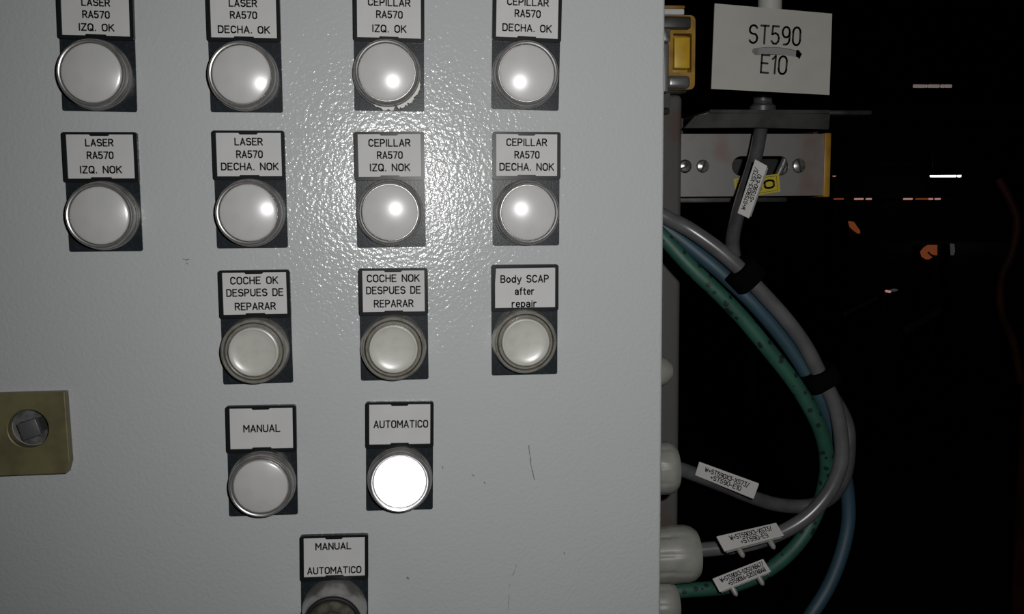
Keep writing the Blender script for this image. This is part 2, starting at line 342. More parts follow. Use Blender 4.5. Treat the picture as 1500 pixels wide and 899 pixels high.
PILOT = {
 'r1c1': (-120.14, 58.69, -.98, 'A', 'milky round pilot light labelled LASER RA570 IZQ. OK, top left', z1(60, 0, 3.947, [('LASER', 232, 400, 14), ('RA570', 238, 398, 84), ('IZQ. OK', 217, 425, 158)])),
 'r1c2': (-60.14, 58.46, -.30, 'A', 'milky round pilot light labelled LASER RA570 DECHA. OK', z1(60, 0, 3.947, [('LASER', 1085, 1250, 18), ('RA570', 1092, 1250, 87), ('DECHA. OK', 1022, 1325, 171)])),
 'r1c3': (.54, 59.10, -.88, 'A', 'milky pilot light labelled CEPILLAR RA570 IZQ. OK, white paint flaking round its ring', z1(490, 0, 3.947, [('CEPILLAR', 192, 440, 14), ('RA570', 240, 395, 84), ('IZQ. OK', 217, 417, 166)])),
 'r1c4': (60.13, 59.82, -1.49, 'A', 'milky round pilot light labelled CEPILLAR RA570 DECHA. OK, top right', z1(490, 0, 3.947, [('CEPILLAR', 997, 1240, 12), ('RA570', 1041, 1193, 79), ('DECHA. OK', 970, 1257, 162)])),
 'r2c1': (-120.95, -.03, -.14, 'A', 'milky round pilot light labelled LASER RA570 IZQ. NOK', z1(60, 180, 3.947, [('LASER', 254, 420, 114), ('RA570', 264, 420, 187), ('IZQ. NOK', 224, 469, 270)])),
 'r2c2': (-59.95, .58, -.16, 'A', 'milky round pilot light labelled LASER RA570 DECHA. NOK', z1(60, 180, 3.947, [('LASER', 1118, 1283, 108), ('RA570', 1128, 1283, 181), ('DECHA. NOK', 1040, 1375, 252)])),
 'r2c3': (-.21, .10, .14, 'A', 'milky round pilot light labelled CEPILLAR RA570 IZQ. NOK', z1(490, 180, 3.947, [('CEPILLAR', 195, 440, 115), ('RA570', 245, 395, 186), ('IZQ. NOK', 203, 438, 257)])),
 'r2c4': (59.73, .05, -.47, 'A', 'milky round pilot light labelled CEPILLAR RA570 DECHA. NOK', z1(490, 180, 3.947, [('CEPILLAR', 993, 1230, 112), ('RA570', 1040, 1186, 184), ('DECHA. NOK', 953, 1270, 254)])),
 'r3c2': (-59.69, -58.98, -.09, 'B', 'white push button in worn metal ring labelled COCHE OK DESPUES DE REPARAR', z1(300, 380, 4.412, [('COCHE OK', 163, 475, 135), ('DESPUES DE', 138, 508, 213), ('REPARAR', 193, 460, 302)])),
 'r3c3': (.09, -59.15, -.34, 'B', 'white push button in metal ring labelled COCHE NOK DESPUES DE REPARAR', z1(300, 380, 4.412, [('COCHE NOK', 1046, 1390, 121), ('DESPUES DE', 1042, 1396, 198), ('REPARAR', 1092, 1350, 284)])),
 'r3c4': (58.61, -58.51, -.39, 'B', 'white push button with crooked label reading Body SCAP after repair', z1(700, 370, 4.493, [('Body SCAP', 148, 468, 172), ('after', 243, 372, 253), ('repair', 222, 388, 334)])),
 'r4c2': (-59.21, -118.75, -.86, 'A', 'unlit milky round pilot light labelled MANUAL', z1(300, 570, 3.947, [('MANUAL', 222, 437, 226)])),
 'r4c3': (1.31, -119.04, -1.23, 'L', 'brightly lit white pilot light labelled AUTOMATICO', z1(300, 570, 3.947, [('AUTOMATICO', 975, 1292, 201)])),
}
CTR = {'r1c1': (133.2, 106.4), 'r1c2': (353.4, 108.7), 'r1c3': (566.5, 105.1), 'r1c4': (772, 106.6), 'r2c1': (144.9, 315.8), 'r2c2': (363.5, 311.7), 'r2c3': (571.3, 311.2),
 'r2c4': (774, 311.5), 'r3c2': (370.7, 516), 'r3c3': (576.3, 511.9), 'r3c4': (770.6, 502), 'r4c2': (381.6, 713.1), 'r4c3': (585.8, 706.8)}   # centre of each lens or cap in the photograph
for key, (x, z, deg, typ, lab, lines) in PILOT.items():
    t = math.radians(deg)
    btn = typ == 'B'; q_ = at(*CTR[key], -8.8); cxo, czo = math.cos(t)*(q_.x-x)+math.sin(t)*(q_.z-z), -math.sin(t)*(q_.x-x)+math.cos(t)*(q_.z-z)
    root = thing('push_button' if btn else 'pilot_light', lab, 'button' if btn else 'light', (x, 0, z), -t, 'white push buttons on the cabinet door' if btn else 'round pilot lights on the cabinet door')
    card = holder(root, [(-14.2, 4.6), (13.9, 4.9), (13.9, 23.6), (-13.0, 23.4)] if key == 'r3c4' else None, key != 'r3c4')
    lettering(root, card, x, z, t, lines)
    if btn:
        bz = MB().lathe([(14.6, .9), (14.6, 2.2), (14.1, 3.2), (14.1, 6.2), (13.9, 7.2), (13.3, 7.6), (12.8, 7.2), (12.6, 6.0), (12.5, 3.0), (0.01, 2.9)], 96, c=(cxo, 0, czo)).build('bezel', CHROME_W, root)
        MB().lathe([(12.45, 3.1), (12.4, 5.9), (12.1, 6.9), (11.8, 7.1), (11.3, 6.9), (11.1, 6.2), (10.9, 6.2), (10.8, 3.1)], 96, c=(cxo, 0, czo)).build('clear_collar', BOOT, root)
        MB().lathe([(10.75, 3.2), (10.7, 7.6), (10.4, 8.1), (9.9, 8.25), (9.4, 8.0), (8.8, 7.75), (7.0, 7.45), (5.0, 7.25), (3.0, 7.15), (1.2, 7.1), (.005, 7.1)], 96, c=(cxo, 0, czo)).build('cap', CAPB, root)
    else:
        o = bezel_a(None).build('bezel', CHROME, root); o.location = (cxo*MM, 0, czo*MM)
        d = dome(11.4 if typ == 'L' else 11.7 if key[:2] == 'r4' else 12.0, 8.0, 44).build('lens', LIT if typ == 'L' else LENS, root); d.location = (cxo*MM, 0, czo*MM)
        if typ == 'L':
            d['label'] = 'glowing white lens'
            mb = MB()
            for du, dv, r in ((-21, 3, .35), (-19, 6, .25), (-17, 2, .2), (17, 4, .3), (19, 8, .35), (-20, -2, .2), (15, -8, .2), (21, 5, .25)):
                rr = math.hypot(du, dv)/3.35; hh = 8.63+math.sqrt(44*44-rr*rr)-math.sqrt(44*44-10.5**2)
                mb.lathe([(r, hh-.1), (r, hh+.06), (.005, hh+.08)], 7, c=(du/3.35, 0, -dv/3.35))
            q = mb.build('dirt_speck', STRAP, d, smooth=False)
    if key == 'r1c3':
        n = 46; out = []; inn = []
        for i in range(n+1):
            a = math.radians(-118+i*108/n); env = max(0, math.sin(math.pi*i/n))**.5
            gate = 0 if 17 < i < 20 else 1
            out.append((14.0+(.8+random.choice((0, .3, .8, 1.0))+random.uniform(0, .5))*env*gate, a)); inn.append((13.2, a))
        poly = [(cxo+r*math.cos(a), czo+r*math.sin(a)) for r, a in out]+[(cxo+r*math.cos(a), czo+r*math.sin(a)) for r, a in reversed(inn)]
        MB().plate(poly, [], -3.3, -2.9).build('paint_flake', CHALK, root, smooth=False)
# key switch below
t = math.radians(-1.3); kx, kz = -29.3, -179.0
root = thing('selector_switch', 'black and metal key-operated selector switch labelled MANUAL AUTOMATICO, cut off by the picture bottom', 'switch', (kx, 0, kz), -t)
card = holder(root)
lettering(root, card, kx, kz, t, z1(400, 760, 6.47, [('MANUAL', 400, 742, 257), ('AUTOMATICO', 322, 838, 485)]))
MB().lathe([(14.6, .9), (14.6, 2.2), (14.0, 3.6), (13.8, 8), (13.5, 16.5), (13.1, 17.4), (12.7, 17.2), (12.5, 15.5), (.01, 15.4)], 96, c=(0, 0, -10)).build('bezel', CHROME, root)
MB().lathe([(12.45, 15.5), (12.4, 18.0), (11.9, 18.4), (11.5, 18.2), (11.3, 17.3), (.01, 17.3)], 64, c=(0, 0, -10)).build('collar', DARKG, root)
b = MB().lathe([(11.2, 17.4), (11.2, 19.3), (10.8, 19.8), (7.5, 20.3), (7.2, 19.6), (.01, 19.6)], 64, c=(0, 0, -10)).build('lock_barrel', KEYM, root)
MB().box(-.9, .9, -20.0, -19.4, -15.5, -4.5).build('keyhole', DARKG, b, smooth=False)

# ------------------------------------------------------------------ door lock, left edge
root = thing('cabinet_lock', 'olive zinc-plated square lock with a round hole, on the left of the door', 'lock', (-155.6, 0, -99.9))
L0, L1, B0, B1 = -34, 16.1, -20.2, 15.4
fr = [(L0, B0), (14.6, B0), (16.1, B0+5), (15.7, B1), (L0, B1)]
pb = MB().plate(fr, [circ(0, 0, 8.2, 48)], -5, 0)
pl = pb.build('escutcheon', OLIVE, root, smooth=False)
bv = pl.modifiers.new('bevel', 'BEVEL'); bv.width = .5*MM; bv.segments = 2; bv.limit_method = 'ANGLE'; bv.angle_limit = math.radians(50)
bar = MB().lathe([(8.1, -2), (8.1, .2), (.01, .2)], 48).build('barrel', BARREL, root)
MB().box(3.2, 6.6, -2.2, -.15, -2.9, 2.9).build('slot_shade', DARKG, root).rotation_euler = (0, math.radians(-17), 0)  # solid dark block: the slot's shade beside the spindle put into colour
sp = MB().box(-5.0, 3.0, -4.6, -.2, -3.9, 3.6, .4, 2).build('square_spindle', SPIN, root); sp.rotation_euler = (0, math.radians(-17), 0); sp.location = (.001, 0, 0)
MB().plate([(8.1*math.cos(a), 8.1*math.sin(a)) for a in [math.radians(g) for g in range(20, 165, 8)]]+[(-6.6, 2.4), (6.6, 5.6-1.4)][:1], [], -1.2, -.2).build('stop_segment', BARREL, root, smooth=False)

# ------------------------------------------------------------------ cable glands on the cabinet's right side
def ribs(n, amp):
    return lambda a, h: 1-amp*(.5-.5*math.cos(n*a))
def gland(u, v, y, R, xe, lab, name='cable_gland', cat='cable gland', hole=4.2, dom=False):
    p = at(u, v, y); root = thing(name, lab, cat, (117.5, y, p.z), 0, 'pale grey cable glands on the right side of the cabinet')
    L = xe-117.5
    if dom:
        MB().lathe([(R, 0), (R, L*.55), (R*.93, L*.7), (R*.75, L*.86), (R*.45, L*.97), (.01, L)], 48, 'x').build('blanking_plug', GLAND, root)
        return root, p
    MB().lathe([(R*1.02, 0), (R*1.02, L*.16), (R*.98, L*.18)], 6, 'x').build('hexagon_body', GLAND, root, smooth=False)
    MB().lathe([(R*.96, L*.18), (R*.96, L*.6), (R*.99, L*.62), (R, L*.84), (R*.95, L*.92), (R*.82, L*.985), (R*.6, L), (hole*1.05, L), (hole*1.05, L-3), (.01, L-3)], 96, 'x', mod=lambda a, h: 1-(.05*(max(0, math.cos(9*a))**4) if h < L*.8 else 0)).build('dome_nut', GLAND, root)
    return root, p
g1, p1 = gland(975, 543, 60, 9.4, 145, 'small pale grey blanking plug, uppermost on the cabinet side', 'blanking_plug', 'plug', dom=True)
g2, p2 = gland(980, 685, 60, 14.0, 147.5, 'pale grey cable gland holding the dark grey cable of the E10 marker')
g3, p3 = gland(1000, 811, 60, 15.4, 159.5, 'largest pale grey cable gland, holding the grey cable of the E9 marker', hole=4.6)
g4, p4 = gland(985, 884, 60, 12.5, 148.5, 'lowest pale grey cable gland, holding the green cable, at the picture bottom', hole=4.3)

# ------------------------------------------------------------------ steel channels behind
rt = at(998, 138, 115).z; RXR = at(998, 400, 115).x
rail = thing('mounting_rail', 'tall galvanised steel rail with rusty tinge running down behind the cabinet edge', 'rail', (143, 135, FLOOR))
q = MB().box(118, RXR, 115, 156, FLOOR, rt, 3.2, 4).build('channel', RAILM, rail); q.location = -Vector(rail.location)
hp = at(975, 150, 108)
q = MB().box(126, at(982, 150, 110).x, 110, 114.9, at(980, 158, 110).z, at(980, 128, 110).z, .6).build('clamp_strip', GALV, rail); q.location = -Vector(rail.location)
q = MB().box(126, at(981, 160, 109).x, 109, 114.9, at(980, 167, 110).z, at(980, 159, 110).z, .5).build('clamp_foot', DARKG, rail); q.location = -Vector(rail.location)

def zx(u, v, y): p = at(u, v, y); return p.x, p.z
YY = 100
root = thing('strut_stub', 'short grey strut with yellow plastic end cap, atop the rail beside the door', 'strut', (150, 140, rt))
def sp_(mb, name, m, **k):
    o = mb.build(name, m, root, **k); o.location = -Vector(root.location); return o
def bx(u0, u1, v0, v1, y0, y1, bev=.6):
    a = at(u0, v1, y0); b = at(u1, v0, y0); return MB().box(a.x, b.x, y0, y1, a.z, b.z, bev, 3)
x0, _ = zx(983, 60, YY); x1, _ = zx(1018.5, 60, YY); za = at(1000, 22, YY).z; zb = at(1000, 131, YY).z
xi0, xi1 = at(986, 60, YY).x, at(1013.5, 60, YY).x; zi0, zi1 = at(1000, 49, YY).z, at(1000, 106, YY).z
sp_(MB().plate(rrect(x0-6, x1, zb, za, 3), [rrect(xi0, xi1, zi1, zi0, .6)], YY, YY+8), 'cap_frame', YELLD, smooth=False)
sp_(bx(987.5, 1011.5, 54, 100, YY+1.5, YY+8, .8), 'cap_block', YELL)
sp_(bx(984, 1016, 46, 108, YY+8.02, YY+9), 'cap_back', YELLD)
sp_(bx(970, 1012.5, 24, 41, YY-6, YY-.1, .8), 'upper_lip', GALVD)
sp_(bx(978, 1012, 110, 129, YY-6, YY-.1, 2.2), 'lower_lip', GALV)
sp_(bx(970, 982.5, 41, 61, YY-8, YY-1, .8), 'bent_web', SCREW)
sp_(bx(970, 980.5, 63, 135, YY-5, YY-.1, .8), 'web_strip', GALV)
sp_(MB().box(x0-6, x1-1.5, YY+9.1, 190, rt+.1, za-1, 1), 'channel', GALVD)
sp_(bx(970, 1003, 12.5, 21, YY+9, YY+40, .8), 'top_plate', CARD)
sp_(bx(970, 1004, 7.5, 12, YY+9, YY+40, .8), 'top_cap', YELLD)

# cross channel with slot and screws
yP = 130; xL, xR = RXR+.3, at(1206, 240, yP).x; zt, zb = at(1110, 196, yP).z, at(1110, 287, yP).z; zc = at(1110, 243, yP).z
cc = thing('slotted_cross_channel', 'galvanised cross channel with a long slot, screws and a yellow end, under the sign', 'channel', ((xL+xR)/2, 150, zb))
def ccp(mb, name, m, **k):
    o = mb.build(name, m, cc, **k); o.location = -Vector(cc.location); return o
sl0, sl1 = at(1072, 243, yP).x, at(1156, 243, yP).x; sr = (at(1110, 228, yP).z-at(1110, 257, yP).z)/2
slot = [(sl1-sr+sr*math.cos(math.radians(a)), zc+sr*math.sin(math.radians(a))) for a in range(-90, 91, 15)]+[(sl0+sr+sr*math.cos(math.radians(a)), zc+sr*math.sin(math.radians(a))) for a in range(90, 271, 15)]
ccp(MB().plate([(xL, zb), (xR, zb), (xR, zt), (xL, zt)], [slot, circ(at(1029.5, 243, yP).x, zc, 3.9, 24), circ(at(1170, 243, yP).x, zc, 4.3, 24), circ(at(1003.5, 242, yP).x, zc, 4.0, 24)], yP, yP+2), 'face_plate', GALVW, smooth=False)
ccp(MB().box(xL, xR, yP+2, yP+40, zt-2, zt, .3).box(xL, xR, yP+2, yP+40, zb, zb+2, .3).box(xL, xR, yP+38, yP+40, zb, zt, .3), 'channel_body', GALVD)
c1 = thing  # screws
def screw(u, r, y, ang, name='slotted_screw'):
    p = at(u, 243, y); mb = MB().lathe([(r, -2), (r, 0), (r*.85, .9), (r*.4, 1.5), (.01, 1.7)], 32, c=(p.x, y, zc))
    o = ccp(mb, name, SCREW); s = MB().box(-r*.9, r*.9, y-2.0, y-1.1, -.45, .45).build('drive_slot', DARKG, o, smooth=False)
    s.location = (p.x*MM, 0, zc*MM); s.rotation_euler = (0, math.radians(ang), 0)
screw(1029.5, 3.8, yP+1.5, -68); screw(1170, 4.0, yP+1.5, 75); screw(1003.5, 3.6, yP+.5, -30)
ccp(MB().tube([at(1137, 262, yP+6), at(1153, 226, yP+6)], 2.0), 'shiny_pin', SCREW)
ccp(MB().lathe([(4.4, 0), (4.4, 2), (3, 3)], 32, c=(at(1149, 243, yP+12).x, yP+12, zc-1)), 'bolt_head', SCREW)
ccp(MB().box(xL+3, xR-14, yP+20, yP+38, zb-3.6, zb-.1, .4), 'lower_strip', GALVD)
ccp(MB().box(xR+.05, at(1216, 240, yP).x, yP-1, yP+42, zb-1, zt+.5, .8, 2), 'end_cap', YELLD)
# yellow sticker E10 written by hand
def quad_map(BL, BR, TL, TR):
    def f(a, b, l, n): return (BL*(1-a)*(1-b)+BR*a*(1-b)+TL*(1-a)*b+TR*a*b)+n*l
    return f
def quad_thing(mbp, BL, BR, TL, TR, th):
    n = (BR-BL).cross(TL-BL).normalized()
    if n.y > 0: n = -n
    k = -n*th
    return MB().add([BL, BR, TR, TL, BL+k, BR+k, TR+k, TL+k], [(0, 1, 2, 3), (7, 6, 5, 4), (0, 4, 5, 1), (1, 5, 6, 2), (2, 6, 7, 3), (3, 7, 4, 0)]), n
ys = yP-.35
BL, BR, TL, TR = at(1079, 291, ys), at(1143, 280.5, ys), at(1075, 262, ys), at(1141, 254.5, ys)
mb, n = quad_thing(None, BL, BR, TL, TR, .3)
st = mb.build('sticker', STICK, None, smooth=False, origin=(BL+TR)/2); tag(st, 'small yellow sticker handwritten E10 in dark red below the slot', 'sticker')
W_, H_ = (BR-BL).length, (TL-BL).length; qm = quad_map(BL, BR, TL, TR); o0 = (BL+TR)/2
ink = MB(); write(ink, 'E10', (W_*.53, H_*.5), W_*.72, H_*.52, 1.3, lambda x, z, l: qm(x/W_, z/H_, l, n))
for a, b in (((.06, .1), (.94, .1)), ((.94, .1), (.94, .9)), ((.94, .9), (.06, .9)), ((.06, .9), (.06, .1))):
    pa, pb_ = qm(*a, .04, n), qm(*b, .04, n); ink.tube([pa, pb_], .13, 6)
k_ = ink.build('lettering', REDINK, st, smooth=False); k_.location = -st.location

# dark bracket over the channel, sensor, sign
yB = 100
br = thing('sensor_bracket', 'dark steel bracket strip above the slotted channel, carrying the sensor', 'bracket', ((xL+xR)/2, 140, zt))
def brp(mb, name, m, **k):
    o = mb.build(name, m, br, **k); o.location = -Vector(br.location); return o
def quadplate(pts, y0, y1): return MB().plate([(at(u, v, y0).x, at(u, v, y0).z) for u, v in pts], [], y0, y1)
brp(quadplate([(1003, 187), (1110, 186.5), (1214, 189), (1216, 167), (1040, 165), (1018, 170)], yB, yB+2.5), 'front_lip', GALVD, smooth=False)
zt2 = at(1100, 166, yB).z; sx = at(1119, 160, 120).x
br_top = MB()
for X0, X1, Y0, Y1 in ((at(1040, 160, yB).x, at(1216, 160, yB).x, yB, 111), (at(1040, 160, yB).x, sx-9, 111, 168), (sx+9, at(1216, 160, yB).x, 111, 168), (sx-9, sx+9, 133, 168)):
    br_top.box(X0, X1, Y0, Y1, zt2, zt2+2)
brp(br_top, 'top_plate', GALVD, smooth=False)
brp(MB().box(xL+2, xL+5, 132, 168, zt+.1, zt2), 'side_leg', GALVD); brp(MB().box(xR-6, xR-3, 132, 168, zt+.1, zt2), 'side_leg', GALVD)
brp(quadplate([(1022, 168.5), (1036, 167), (1039, 163), (1033, 166)], yB-1, yB-.1), 'edge_highlight', SCREW, smooth=False)  # highlight on the lip's edge, put in as a sliver of brighter metal
farbar = MB().box(at(1208, 165, 170).x+3, at(1278, 165, 170).x, 170, 200, at(1240, 168, 170).z, at(1240, 161, 170).z, 1)
fb_ = farbar.build('flat_bar', GALVD, None, origin=(at(1240, 168, 170).x, 185, at(1240, 168, 170).z)); tag(fb_, 'thin dark steel bar sticking out to the right behind the yellow channel end', 'bar')
sen = thing('sensor', 'upright pale grey cylindrical sensor mostly hidden behind the ST590 sign', 'sensor', (sx, 122, zt2+2))
def snp(mb, name, m, **k):
    o = mb.build(name, m, sen, **k); o.location = -Vector(sen.location); return o
snp(MB().lathe([(6.8, zt2+15), (6.8, 150), (6.2, 152), (.01, 152)], 40, 'z', c=(sx+3.2, 122, 0)), 'housing', SENS)
snp(MB().lathe([(7.6, zt2+2.2), (7.6, zt2+6), (5.4, zt2+8), (5.4, zt2+11), (6.4, zt2+12), (6.4, zt2+15)], 24, 'z', c=(sx, 122, 0)), 'gland_nut', GCAB2)

ySg = 60
BL, BR, TL, TR = at(1042, 130, ySg), at(1215, 139, ySg), at(1047, 5, ySg), at(1219, 20, ySg)
sg = thing('sign_plate', 'off-white plastic sign plate reading ST590 E10, hung in front of the sensor', 'sign', ((BL+BR)/2))
qm = quad_map(BL, BR, TL, TR); n = Vector((0, -1, 0)); W_, H_ = (BR-BL).length, (TL-BL).length
def pz(u, v): p = at(u, v, ySg); return (p.x, p.z)
sltop = [(1104+(1166-1104)*k/8, 74-5.5*math.sin(math.pi*(.12+.76*k/8))-0+k*.35-1) for k in range(9)]
slbot = [(1168-(1168-1106)*k/8, 79.5-3.0*math.sin(math.pi*(.1+.8*k/8))+(8-k)*.35+2.2) for k in range(9)]
hole = [pz(*q) for q in [(1101.5, 73)]+sltop+[(1170, 72.5), (1175, 79), (1171, 87)]+slbot+[(1102, 77)]]
q = MB().plate([(BL.x, BL.z), (BR.x, BR.z), (TR.x, TR.z), (TL.x, TL.z)], [hole], ySg, ySg+.8).build('plate', SIGN, sg, smooth=False); q.location = -Vector(sg.location)
ink = MB(); RT = Vector((172, 12)).normalized()
for txt, u0, v0, u1, v1, ch in (('ST590', 1096.5, 49.5, 1173.5, 53.5, 28.5), ('E10', 1114, 93, 1153.5, 96, 28.5)):
    a, b = at(u0, v0, ySg), at(u1, v1, ySg); d = (b-a); wd = d.length; d.normalize(); up = Vector((-d.z, 0, d.x)); c0 = (a+b)/2
    hh = ch/2.86
    write(ink, txt, (0, 0), wd, hh, 1.05, lambda x, z, l: c0+d*x+up*z+n*(l+.0))
k_ = ink.build('lettering', INK, q, smooth=False)
# strap through the sign's slot, round the sensor
ty = ySg+2.2
strap = MB(); pp = [at(1098, 76, ty), at(1112, 72.5, ty), at(1130, 71.5, ty), at(1150, 73.5, ty), at(1166, 78, ty)]
pp = [at(1100, 79, 118)+Vector((-4, 0, 0))]+[at(1092, 78, 90)]+pp; 
rt_ = spline(pp, 6); vs = []
for p in rt_: vs += [p+Vector((0, 0, 2.6)), p+Vector((0, 0, -2.6)), p+Vector((0, 1.2, 2.6)), p+Vector((0, 1.2, -2.6))]
fs = []
for i in range(len(rt_)-1):
    a, b = i*4, i*4+4; fs += [(a, a+1, b+1, b), (a+2, b+2, b+3, a+3), (a, b, b+2, a+2), (a+1, a+3, b+3, b+1)]
fs += [(0, 2, 3, 1), (len(vs)-4, len(vs)-3, len(vs)-1, len(vs)-2)]
strap.add(vs, fs); so = strap.build('cable_strap', STRAP, None, origin=pp[4]); tag(so, 'grey plastic strap seen through the slot of the sign', 'strap')

# ------------------------------------------------------------------ cables
def cable(pts, r, m, lab, name='cable', n=8):
    P = spline([at(*p) for p in pts], n); mb = MB().tube(P, r, 18)
    o = mb.build(name, m, None, origin=P[0]); tag(o, lab, 'cable'); return o
cable([(930, 292, 72), (975, 318, 66), (1010, 336, 60), (1050, 364, 56), (1082, 392, 54), (1112, 424, 54), (1150, 466, 54), (1180, 507, 54), (1201, 548, 54), (1222, 590, 54), (1232, 640, 55), (1231, 682, 55), (1212, 724, 56), (1178, 760, 57), (1132, 785, 58), (1084, 799, 58), (1016, 806, 60), (1006, 807, 60)], 4.0, GCAB, 'grey cable arching over the bundle down to the largest gland with the E9 marker')
cable([(1118, 150, 120), (1117, 172, 118), (1114, 192, 112), (1106, 232, 108), (1090, 283, 100), (1078, 325, 88), (1073, 360, 76), (1082, 397, 69), (1109, 436, 70), (1148, 482, 70), (1184, 530, 69), (1212, 570, 63), (1238, 615, 60), (1243, 655, 59), (1236, 700, 61), (1214, 730, 66), (1180, 741, 68), (1140, 739, 68), (1105, 729, 66), (1060, 711, 63), (1000, 688, 60), (982, 685, 60)], 3.9, GCAB2, 'dark grey sensor cable hanging from the bracket and looping round to the E10 marker')
cable([(930, 304, 74), (985, 341, 70), (1040, 385, 64), (1070, 412, 62), (1105, 446, 60), (1145, 493, 60), (1175, 536, 60), (1200, 580, 60), (1218, 625, 64), (1230, 670, 72), (1240, 710, 76), (1243, 760, 76), (1233, 810, 74), (1213, 860, 72), (1185, 905, 70), (1150, 960, 70)], 3.9, BLUE, 'blue cable bent outermost and dropping out of the picture at the bottom')
cable([(930, 306, 62), (975, 351, 56), (1010, 389, 52), (1050, 427, 50), (1085, 463, 50), (1120, 505, 50), (1155, 549, 51), (1180, 586, 52), (1200, 625, 54), (1210, 662, 58), (1210, 700, 64), (1198, 745, 68), (1175, 788, 68), (1145, 820, 66), (1110, 843, 64), (1065, 859, 62), (1008, 864, 60), (985, 866, 60)], 4.0, GREEN, 'green cable with black print specks along the inside of the bundle')
def wrap(c, d, y, a, b, L, lab):
    p = at(*c, y); e = (at(*d, y)-p); e.normalize(); s = Vector((-e.z, 0, e.x)); mb = MB()
    vs = []; n = 28; prof = [(-L/2, .9), (-L/2+.8, 1), (L/2-.8, 1), (L/2, .9)]
    for (t, k) in prof:
        for i in range(n):
            g = 2*math.pi*i/n; cx, sn_ = math.cos(g), math.sin(g)
            fx = math.copysign(abs(cx)**.6, cx); fy = math.copysign(abs(sn_)**.6, sn_)
            vs.append(p+e*t+s*(a*fx*k)+Vector((0, 1, 0))*(b*fy*k))
    fs = [(j*n+i, j*n+(i+1) % n, (j+1)*n+(i+1) % n, (j+1)*n+i) for j in range(3) for i in range(n)]+[tuple(reversed(range(n))), tuple(3*n+i for i in range(n))]
    mb.add(vs, fs); o = mb.build('cable_tie', TIE, None, origin=p); tag(o, lab, 'cable tie', 'black ties round the cable bundle'); return o
wrap((1087, 402), (1115, 432), 61, 9.2, 13.5, 11.5, 'black hook-and-loop tie round the bundle below the sensor cable, the upper of two')
wrap((1199, 553), (1212, 580), 58, 9.6, 11, 9.5, 'black hook-and-loop tie at the outer bend of the cables, the lower of two')

# ------------------------------------------------------------------ cable markers: plate tilted so that its corners are square
def marker(BLp, BRp, TLp, TRp, y, lines, lab, sgn=1, feet=True, cable_dy=5):
    wv = Vector((BRp[0]-BLp[0], BRp[1]-BLp[1])); hv = Vector((TLp[0]-BLp[0], TLp[1]-BLp[1]))
    sc = (y-CAM[1])/FPX; dot = wv.dot(hv)*sc*sc; dh = math.sqrt(abs(dot)*.5); dw = -dot/dh if dh > 1e-3 else 0
    dh, dw = dh*sgn, dw*sgn
    yc = y-(dh+dw)/2
    BL, BR, TL, TR = at(*BLp, yc), at(*BRp, yc+dw), at(*TLp, yc+dh), at(*TRp, yc+dh+dw)
    mb, n = quad_thing(None, BL, BR, TL, TR, 1.1); ctr = (BL+TR)/2
    root = thing('cable_marker', lab, 'marker', ctr, 0, 'lettered marker plates clipped to the cables')
    pl = mb.build('label_plate', TAGP, root, smooth=False); pl.location = -Vector(root.location)
    bv = pl.modifiers.new('bevel', 'BEVEL'); bv.width = .3*MM; bv.segments = 2
    W_, H_ = (BR-BL).length, (TL-BL).length; qm = quad_map(BL, BR, TL, TR); ink = MB()
    for txt, a0, a1, b in lines:
        write(ink, txt, (W_*(a0+a1)/2, H_*b), W_*(a1-a0), H_*.34, .44, lambda x, z, l: qm(x/W_, z/H_, l, n), gap=.2)
    ink.build('lettering', INK, pl, smooth=False)
    ex, ez = (BR-BL).normalized(), (TL-BL).normalized(); k = -n
    def slab(a0, a1, b0, b1, d0, d1):
        q = []
        for d in (d0, d1):
            for a, b in ((a0, b0), (a1, b0), (a1, b1), (a0, b1)): q.append(qm(a, b, -d, n))
        return MB().add(q, [(0, 1, 2, 3), (7, 6, 5, 4), (0, 4, 5, 1), (1, 5, 6, 2), (2, 6, 7, 3), (3, 7, 4, 0)])
    o = slab(.04, .97, -.08, .5, 1.15, 2.0).build('carrier', PEG, root, smooth=False); o.location = -Vector(root.location)
    if feet:
        for a in (.26, .78):
            c = qm(a, -.05, -2.2, n); o = MB().tube([c+ez*.8, c-ez*1.5, c-ez*3.6, c-ez*4.6], [1.5, 1.5, 1.3, .5], 10).build('foot', PEG, root); o.location = -Vector(root.location)
    return root
marker((1018, 696), (1104, 731), (1024, 677), (1112, 709), 52, [('W+ST590X3-XS73/', .12, .86, .70), ('+ST590-E10', .24, .76, .32)], 'off-white cable marker lettered W+ST590X3-XS73/ +ST590-E10, slanting down beside the upper gland', -1, False)
marker((1062, 807), (1149, 784), (1050, 785), (1137, 765), 46, [('W+ST590X3-XS73/', .17, .88, .70), ('+ST590-E9', .30, .76, .32)], 'off-white cable marker lettered W+ST590X3-XS73/ +ST590-E9 on the grey cable')
marker((1055, 867), (1130, 837), (1044, 847), (1118, 818), 52, [('W+ST590X3-S2S1/AB47/', .10, .95, .70), ('+ST590X4-S2S1/AB48', .20, .93, .32)], 'off-white cable marker on the green cable, lowest of the markers')
marker((1097, 320), (1124, 243), (1080, 312), (1106, 233), 82, [('W+ST590X3-XS73/', .10, .88, .66), ('+ST590-E10', .28, .80, .30)], 'off-white cable marker standing upright on the hanging sensor cable', 1, False)

